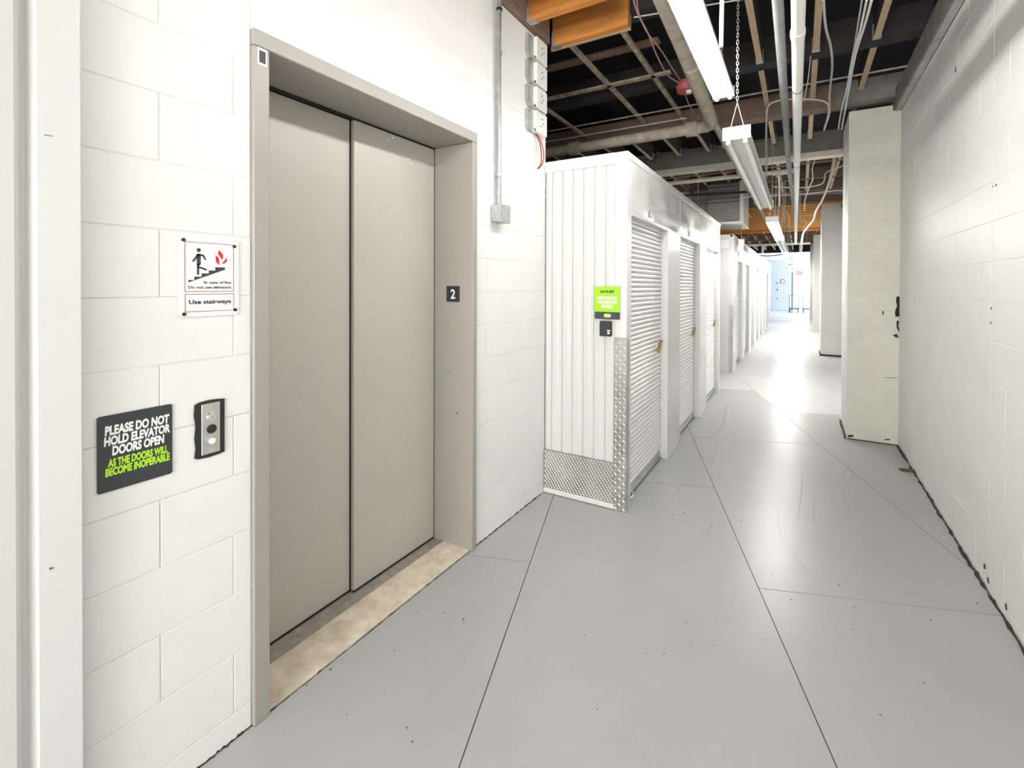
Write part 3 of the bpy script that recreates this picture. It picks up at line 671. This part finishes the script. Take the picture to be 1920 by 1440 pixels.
# second row, farther along the corridor
XU2 = -1.035
FAR = ['with a taped notice and diamond plate guard on its end', 'second', 'third', 'fourth', 'fifth', 'sixth', 'seventh', 'last']
for k in range(8):
    y0 = 9.39+1.48*k
    lb = 'first white storage unit of the far row, with a taped notice on its end wall' if k == 0 else '%s white storage unit from the front of the far row' % FAR[k] if k < 7 else 'last white storage unit at the far end of the far row'
    r = unit(y0, lb, False, XU2, 2.46, group='storage units of the far row', lead=8.76 if k == 0 else None)
    if k == 0:
        put('end_wall', MB().cbox(-1.649,8.76,0,XU2,9.385,2.455,.004), M_['white'], r)
        cg2 = put('corner_guard', MB().box(-1.09,8.755,0,XU2+.003,8.7598,1.2).box(XU2,8.755,0,XU2+.004,8.80,1.2), M_['alu'], r)
        put('treads', lozenges(MB(), -1.09, XU2, 0, 1.2, 8.755, s=.022, L_=.025, wd=.008), M_['alut'], cg2, kind='stuff')
        put('door_number_sheet', MB().box(-1.24,8.757,2.22,-1.10,8.7598,2.36), M_['signw'], r)
# electrical box, alarm and black ducting above the far row
eb = empty('wall_box', (-.98, 9.2, 2.2), 'white emergency light box hanging beside the top of the far storage row', 'light box')
put('housing', MB().cbox(-.99,9.15,2.16,-.90,9.32,2.40,.005), M_['lampw'], eb)
put('red_panel', MB().box(-.90,9.17,2.19,-.893,9.30,2.27), M_['red'], eb)
put('hanger', MB().cyl((-.95,9.23,2.4),(-.95,9.23,3.43),.006,6), M_['galv'], eb)
# ================================================================== STEEL BEAM, DUCT, PIPES
bmm = empty('steel_beam', (-1.8, 7.0, 3.2), 'grey steel beam crossing the corridor behind the nearest brick pillar', 'beam')
put('web', MB().box(-5,7.03,3.29,.84,7.045,3.52), M_['beam'], bmm)
put('lower_flange', MB().cbox(-5,6.97,3.215,.84,7.12,3.29,.004), M_['cream'], bmm, label='cream painted lower flange')
put('upper_flange', MB().box(-5,6.95,3.52,.84,7.12,3.54), M_['beam'], bmm)
du = empty('ceiling_heater', (-1.25, 9, 2.7), 'large grey heater cabinet with white frame hung above the storage rows', 'heater')
put('cabinet', MB().cbox(-1.51,9.0,2.72,-.90,9.9,3.42,.006), M_['duct'], du)
put('frame_edge', MB().cbox(-.955,8.975,2.70,-.885,9.9,3.44,.004), M_['lampw'], du)
put('bottom_pan', MB().cbox(-1.52,8.97,2.665,-.885,9.9,2.715,.004), M_['lampw'], du)
for i in range(5): put('louver', MB().poly([(-1.5,8.999,3.36-i*.07),(-.96,8.999,3.36-i*.07),(-.96,8.97,3.335-i*.07),(-1.5,8.97,3.335-i*.07)], (0,0,1), .004), M_['galvp'], du)
bs = empty('brick_pier', (-2.0, 9.8, 2.4), 'short white painted brick pier left of the ceiling heater', 'pier')
put('core', MB().box(-2.3,9.803,2.45,-1.6,10.3,3.6), M_['bjoint'], bs)
bkm = MB().box(0,0,0,.196,.006,.061).mesh('brick', M_['brick'])
for r in range(17):
    for c_ in range(3): piece('brick', bkm, (-2.3+c_*.2+(r % 2)*.1, 9.797, 2.46+r*.067), bs)
def pipe_obj(name, segs, r, m, label, joints=(), jr=1.25, cat='pipe', n=14, sm=4, group=None, jm=None):
    root = empty(name, segs[0][0], label, cat, group)
    for s in segs: put('run', MB().tube(s, r, n, smooth=sm), M_[m], root)
    for p, d in joints:
        p = Vector(p); d = Vector(d).normalized(); put('coupling', MB().cyl(p-d*r*1.0, p+d*r*1.0, r*jr, n), M_[jm or m], root)
    return root
pipe_obj('steam_pipe', [[(-.60,-3.5,3.06),(-.62,1.6,3.06),(-.70,3.9,3.07),(-.73,4.55,3.07)]], .056, 'pipe', 'thick dusty pipe running beside the lit ceiling lamp', joints=[((-.655,3.33,3.065),(0,1,0)),((-.63,2.0,3.06),(0,1,0))])
pipe_obj('cross_pipe', [[(-5,4.66,3.04),(-.88,4.66,3.07)],[(-.88,4.66,3.07),(-.80,4.65,3.07),(-.74,4.60,3.07)]], .055, 'pipe', 'dusty pipe crossing above the nearest storage unit to an elbow', joints=[((-.93,4.66,3.07),(1,0,0)),((-2.2,4.66,3.06),(1,0,0))], jr=1.35)
e2 = at_z(1437,412,3.02)
pipe_obj('far_pipe', [[(-.71,4.6,3.06),(e2.x,e2.y,3.02)]], .031, 'pipe', 'brown pipe with collars continuing away behind the hanging unlit lamp', joints=[((-.705,5.3+i*1.3,3.055),(0,1,0)) for i in range(4)], sm=1)
p0, p1_, p2_ = at_z(1497,0,2.79), at_z(1494,300,2.78), at_z(1492,455,2.72)
pts = [Vector((p0.x,-3.5,2.79)), p0, p1_, p2_]
pipe_obj('white_drain_pipe', [pts], .030, 'pvc', 'white plastic pipe running down the middle of the ceiling', joints=[(at_z(1496,62,2.79),(0,1,0)),(at_z(1494,301,2.78),(0,1,0)),(at_z(1493,350,2.78),(0,1,0))], jr=1.15, sm=1)
for y in (3.35,5.4,7.6,9.6,11.6): 
    t = (y-p0.y)/(p1_.y-p0.y); cc = p0+(p1_-p0)*t; put('clamp_ring', MB().cyl(cc-Y*.003, cc+Y*.003, .033, 14).cyl(cc+Z*.03, Vector((cc.x, cc.y, 3.43)), .003, 5), M_['speck'], bpy.data.objects['white_drain_pipe'])
g0, g1, g2 = at_z(1458,0,2.88), at_z(1478,300,2.88), at_z(1492,420,2.86)
pipe_obj('grey_pipe', [[Vector((g0.x-.1,-3.5,2.88)), g0, g1, g2]], .0255, 'gpipe', 'grey conduit pipe just left of the white plastic pipe', joints=[(at_z(1478,290,2.88),(0,1,0)),(at_z(1486,372,2.87),(0,1,0))], sm=1)
pipe_obj('white_cross_pipe', [[(-4.5,7.5,3.19),(-.40,7.5,3.19),(-.30,7.5,3.17),(-.275,7.5,3.12)]], .034, 'cream', 'cream pipe crossing behind the steel beam and turning down at an elbow', joints=[((-.33,7.5,3.185),(1,0,0))])
put('drop', MB().tube([(-.275,7.5,3.13),(-.27,7.5,3.0),(-.265,7.5,2.7)], .014, 8), M_['wirew'], bpy.data.objects['white_cross_pipe'])
pipe_obj('black_cross_pipe', [[(-2.6,8.3,3.15),(-.66,8.3,3.09)]], .022, 'rubber', 'thin black pipe passing in front of the ceiling heater', sm=1)
pipe_obj('far_white_pipe', [[(-2.2,17.9,3.0),(.30,17.9,3.0)],[(-1.15,17.9,3.0),(-1.15,17.9,2.72)],[(.02,17.9,3.0),(.02,17.9,2.70)]], .045, 'pvc', 'white pipe crossing the far corridor with short drops', sm=1)
pipe_obj('light_conduit', [[(-3.2,4.86,3.38),(.8,4.86,3.38)]], .008, 'strip', 'thin pale conduit crossing above the red alarm', sm=1)
pipe_obj('light_conduit', [[(-3.2,5.2,3.38),(-1.1,5.2,3.38)]], .008, 'wire', 'thin pale conduit crossing just above the nearest storage unit', sm=1)
pipe_obj('light_conduit', [[(-1.0,3.05,3.36),(-.2,3.22,3.36),(.10,3.28,3.36)]], .005, 'wire', 'thin wire crossing behind the lit lamp at the top of the picture')
# ================================================================== LAMPS
def chain(mb, x, y, z0, z1, s=1.0):
    z = z0; i = 0
    while z < z1:
        pts = []; L_ = .013*s; wd = .006*s
        for k in range(9):
            a = k*math.pi/4; du_, dz_ = math.cos(a)*wd, math.sin(a)*L_
            pts.append((x+(du_ if i % 2 else 0), y+(0 if i % 2 else du_), z+L_+dz_))
        mb.tube(pts, .0017*s, 4, smooth=1); z += L_*1.45; i += 1
    return mb
LX, LZ = -.30, 2.32
def lamp(y0, lit, label, L_=2.44, x=LX, z=LZ, hooks=True, near=False):
    r = empty('strip_light', (x, y0+L_/2, z), label, 'ceiling light', 'tube lamps hung in a line along the corridor')
    hw = .068
    put('channel', MB().cbox(x-.045,y0+.003,z+.012,x+.045,y0+L_-.003,z+.062,.003), M_['lampw'], r)
    put('reflector', MB().add([(x-hw,y0+.003,z+.002),(x-.03,y0+.003,z+.014),(x+.03,y0+.003,z+.014),(x+hw,y0+.003,z+.002),(x-hw,y0+L_-.003,z+.002),(x-.03,y0+L_-.003,z+.014),(x+.03,y0+L_-.003,z+.014),(x+hw,y0+L_-.003,z+.002)],
        [(0,1,5,4),(1,2,6,5),(2,3,7,6)]).box(x-hw-.001,y0,z+.002,x-hw+.001,y0+L_,z+.022).box(x+hw-.001,y0,z+.002,x+hw+.001,y0+L_,z+.022), M_['lampi' if not lit else 'lampw'], r)  # unlit lamps get a darker reflector, their missing light put into the colour
    for yy in (y0-.001, y0+L_-.003): put('end_cap', MB().cbox(x-hw-.002,yy,z-.006,x+hw+.002,yy+.004,z+.064,.001), M_['lampw'], r)
    for j in (0, 1):
        for sx in (-.042, .042):
            a = y0+.02+j*L_/2; b = a+L_/2-.03
            put('tube', MB().cyl((x+sx,a,z-.014),(x+sx,b,z-.014),.0128,12), M_[('tubeon' if y0 < 3 else 'tubefar') if lit else 'tubeoff'], r)
        for sx in (-.042, .042):
            for yy in (y0+.006+j*L_/2, y0+L_/2-.016+j*L_/2): put('lamp_holder', MB().box(x+sx-.010,yy,z-.026,x+sx+.010,yy+.010,z+.014), M_['lampw'], r)
    if hooks:
        zc = z+.20
        for k, yy in enumerate((y0+.03, y0+L_-.10)):
            zc = z+.20
            put('hook', MB().cyl((x-.035,yy,z+.06),(x,yy,zc),.0022,5).cyl((x+.035,yy,z+.06),(x,yy,zc),.0022,5), M_['wirew'], r)
            put('chain', chain(MB(), x, yy, zc-.01, 3.43, 1.0 if near else 1.4), M_['galv'], r)
    return r
lamp(-3.47, False, 'unlit tube lamp behind the camera, first of the line')
lamp(.93, True, 'nearest lit tube lamp glowing at the top of the picture', x=-.465, z=2.83)
lamp(2.65, False, 'unlit tube lamp hanging on a chain before the steel beam', near=True)
lamp(6.25, True, 'small lit tube lamp just past the first brick pillar')
lamp(8.85, False, 'unlit tube lamp below the orange joists, behind the small lit one')
lamp(11.75, True, 'lit tube lamp over the far storage row, below the dark joists')
lamp(15.1, True, 'lit tube lamp farther along the far storage row')
lamp(19.5, True, 'second last lit tube lamp of the line')
lamp(23.9, True, 'farthest lit tube lamp before the loading area')
# fire alarm
al = empty('smoke_alarm', (-.83, 3.99, 3.12), 'dusty red ceiling alarm with white lens hung left of the lit lamp', 'alarm')
put('body', MB().cyl((-.84,3.97,3.165),(-.84,3.97,3.21),.078,24,.088).cyl((-.84,3.97,3.21),(-.84,3.97,3.25),.06,16), M_['alarm'], al)
put('lens', MB().cyl((-.82,3.97,3.145),(-.82,3.97,3.17),.020,16,.028), M_['signw'], al)
# exit sign far away
ex = empty('exit_sign', (-.05, 30, 2.2), 'small red exit sign hanging near the far white wall', 'exit sign')
put('housing', MB().cbox(-.20,30,2.20,.12,30.06,2.42,.006), M_['exit'], ex)
letters(ex, 'EXIT', Vector((-.16,29.998,2.25)), X, Z, -Y, .24, .12, M_['signw'])
put('stem', MB().cyl((-.04,30.03,2.42),(-.04,30.03,4.0),.012,6), M_['cartb'], ex)
fs_ = empty('framed_notice', (-.95, 32.9, 1.9), 'small dark framed notice on the pale blue corrugated far wall', 'sign')
put('frame', MB().box(-1.06,32.92,1.74,-.82,32.938,2.0), M_['cartb'], fs_); put('sheet', MB().box(-1.02,32.915,1.78,-.86,32.92,1.96), M_['farw'], fs_)
# carts
def cart(x, y, lb):
    r = empty('platform_cart', (x, y, 0), lb, 'cart', 'platform carts at the far end')
    put('deck', MB().cbox(x-.28,y-.5,.20,x+.28,y+.5,.26,.01), M_['cartb'], r)
    for yy in (y-.46,): put('push_handle', MB().tube([(x-.25,yy,.26),(x-.25,yy,.95),(x-.2,yy,1.02),(x+.2,yy,1.02),(x+.25,yy,.95),(x+.25,yy,.26)], .014, 8, smooth=3), M_['cartb'], r)
    for sx in (-.22,.22):
        for sy in (-.38,.38): put('wheel', MB().cyl((x+sx-.02,y+sy,.08),(x+sx+.02,y+sy,.08),.08,14).box(x+sx-.03,y+sy-.03,.14,x+sx+.03,y+sy+.03,.2), M_['rubber'], r)
cart(-.30, 31.5, 'left platform cart with tall loop handle at the far end'); cart(.42, 31.5, 'right platform cart, partly hidden by the far pillar')
# ================================================================== CABLES
def cable(pts, r, m, label, cat='cable', n=5):
    return tag(put('cable', MB().tube(pts, r, n, smooth=4), M_[m]), label, cat, 'loose cables under the ceiling')
def cz(px, z): return [at_z(x, y, z) for x, y in px]
def cyy(px, Yv): return [at_y(x, y, Yv) for x, y in px]
cable(cz([(1188,0),(1197,28),(1215,62),(1232,105),(1253,142),(1279,158)], 3.2), .005, 'wirer', 'pink cable curving down to the red alarm, outer strand')
cable(cz([(1194,0),(1198,25),(1212,58),(1240,95),(1262,130),(1280,157)], 3.22), .005, 'wirer', 'pink cable curving down to the red alarm, inner strand')
cable([at_z(1284,172,3.17),at_z(1290,192,3.17),at_z(1303,212,3.17),at_z(1320,226,3.17),at_z(1328,250,3.15)], .005, 'wirer', 'pink cable leaving the red alarm towards the pipe elbow')
cable(cz([(1625,0),(1612,60),(1600,100),(1588,165),(1578,205),(1572,242)], 3.30), .008, 'wirew', 'pair of pale cables running back to the brick pillar, left strand')
cable(cz([(1634,0),(1622,45),(1604,102),(1592,165),(1584,210),(1578,242)], 3.30), .009, 'wirew', 'thick pale cable running back to the brick pillar, right strand')
cable(cz([(1616,0),(1608,50),(1600,98)], 3.31), .006, 'wire', 'short pale cable joining the bundle at the top')
cable(cz([(1544,0),(1548,50),(1558,90),(1560,130),(1555,180),(1555,215),(1545,240)], 3.32), .009, 'wire', 'grey cable sagging right of the white plastic pipe')
cable(cyy([(1437,262),(1437,230),(1440,200),(1455,190),(1480,186),(1530,187),(1552,195),(1553,215),(1545,245)], 5.0), .008, 'wire', 'grey cable arching over the white plastic pipe')
cable(cyy([(1437,262),(1438,300),(1437,335)], 5.0), .006, 'galvp', 'threaded rod hanging left of the grey pipe')
cable(cyy([(1520,105),(1515,150),(1507,190)], 4.3), .004, 'wire', 'thin wire hanging right of the white plastic pipe')
cable(cyy([(1532,280),(1530,295),(1523,315),(1524,335),(1518,350),(1510,372),(1508,395)], 7.8), .008, 'wirew', 'white cable dropping in a zigzag beyond the steel beam')
cable(cyy([(1569,275),(1565,300),(1560,325),(1553,345),(1548,360),(1540,378),(1530,395),(1525,412),(1515,425),(1506,438),(1503,458)], 8.0), .013, 'wirew', 'thick white cable winding down beyond the steel beam')
cable(cyy([(1566,276),(1560,310),(1555,335),(1552,345)], 8.1), .007, 'wirew', 'white cable beside the thick winding one')
cable(cyy([(1590,300),(1578,312),(1560,318),(1548,325),(1545,340),(1538,346),(1520,350),(1490,352),(1450,350)], 8.2), .008, 'wirew', 'white cable looping sideways behind the first brick pillar')
cable(cyy([(1584,360),(1575,357),(1550,359),(1510,363),(1450,366),(1395,370)], 9.0), .010, 'wirew', 'long white cable crossing level beyond the steel beam')
cable(cyy([(1584,363),(1560,362),(1500,366),(1440,369)], 9.1), .006, 'wire', 'thin cable just under the long level one')
cable(cyy([(1584,285),(1560,288),(1530,291),(1500,294),(1440,295),(1425,300)], 7.9), .009, 'wirew', 'white cable under the cream flange of the steel beam')
cable(cyy([(1535,285),(1520,290),(1508,294)], 7.85), .006, 'wirew', 'short white cable slanting under the steel beam')
cable(cyy([(1225,312),(1260,310),(1300,305),(1340,306),(1385,300)], 7.7), .006, 'wirer', 'pink cable crossing left of the hanging unlit lamp')
cable(cyy([(1235,322),(1262,318),(1290,312),(1330,304)], 7.75), .005, 'wirew', 'thin white cable left of the hanging unlit lamp')
for i, (x, y0_, y1_, Yv) in enumerate(((1455,305,405,9.0),(1460,335,408,9.2),(1472,340,415,9.4),(1468,365,425,9.5),(1290,330,352,8.8),(1309,335,372,8.8))):
    cable([Vector((at_y(x,y0_,Yv).x, Yv, 3.44))]+cyy([(x,y0_),(x,(y0_+y1_)/2),(x-(2 if i < 4 else 0),y1_)], Yv), .006, 'wirew' if i < 4 else 'wire', ['first','second','third','fourth','left','right'][i]+(' thin hanging wire between the unlit lamp and grey pipe' if i < 4 else ' thin hanging wire in front of the heater cabinet'))
cable(cyy([(1395,383),(1402,398),(1408,408)], 9.0), .007, 'wirew', 'short white cable slanting from the heater cabinet')
cable(cyy([(1474,395),(1480,410),(1479,425),(1488,428)], 10.5), .010, 'wirew', 'white cable bundle crossing the orange joists')
cable([Vector((at_y(1500,412,10.5).x, 10.5, 3.44))]+cyy([(1500,412),(1506,412),(1512,418),(1508,425),(1505,430)], 10.5), .008, 'wirew', 'white cable hook in front of the orange joists')
cable(cyy([(1420,479),(1440,480),(1460,478),(1472,472)], 20)+[Vector((at_y(1472,472,20).x, 20, 3.44))], .018, 'rubber', 'black cable sagging at the far end below the joists')
cable(cyy([(1352,88),(1353,40),(1354,-10)], 2.2), .010, 'wirew', 'white twisted cord hanging right of the lit lamp')
# loose bits on the floor
rb = [at_z(1578,790,.0), at_z(1586,822,.0)]
t = MB().poly([Vector((.405,5.53,.0)),Vector((.417,5.53,.0)),Vector((.417,6.2,.0)),Vector((.405,6.2,.0))], (0,0,1), .03)
for xx in (-1.6,-.6,.2): put('hanger_rod', MB().cyl((xx,17.9,3.0),(xx,17.9,3.44),.008,6), M_['galv'], bpy.data.objects['far_white_pipe'])
tag(put('rubber_strip', t, M_['rubber']), 'thin black rubber strip lying along the foot of the nearest pillar', 'rubber strip')
c = at_z(1704,884,0)
mb = MB().cbox(-.055,-.012,0,.055,.012,.018,.004); mb.v = [(c.x-.01+v[0]*(1 if v[1] > 0 else .8), c.y+v[1]+v[0]*.15, v[2]+.001) for v in mb.v]
tag(put('wood_chip', mb, M_['vent']), 'small brown wood chip on the floor at the right wall', 'debris')
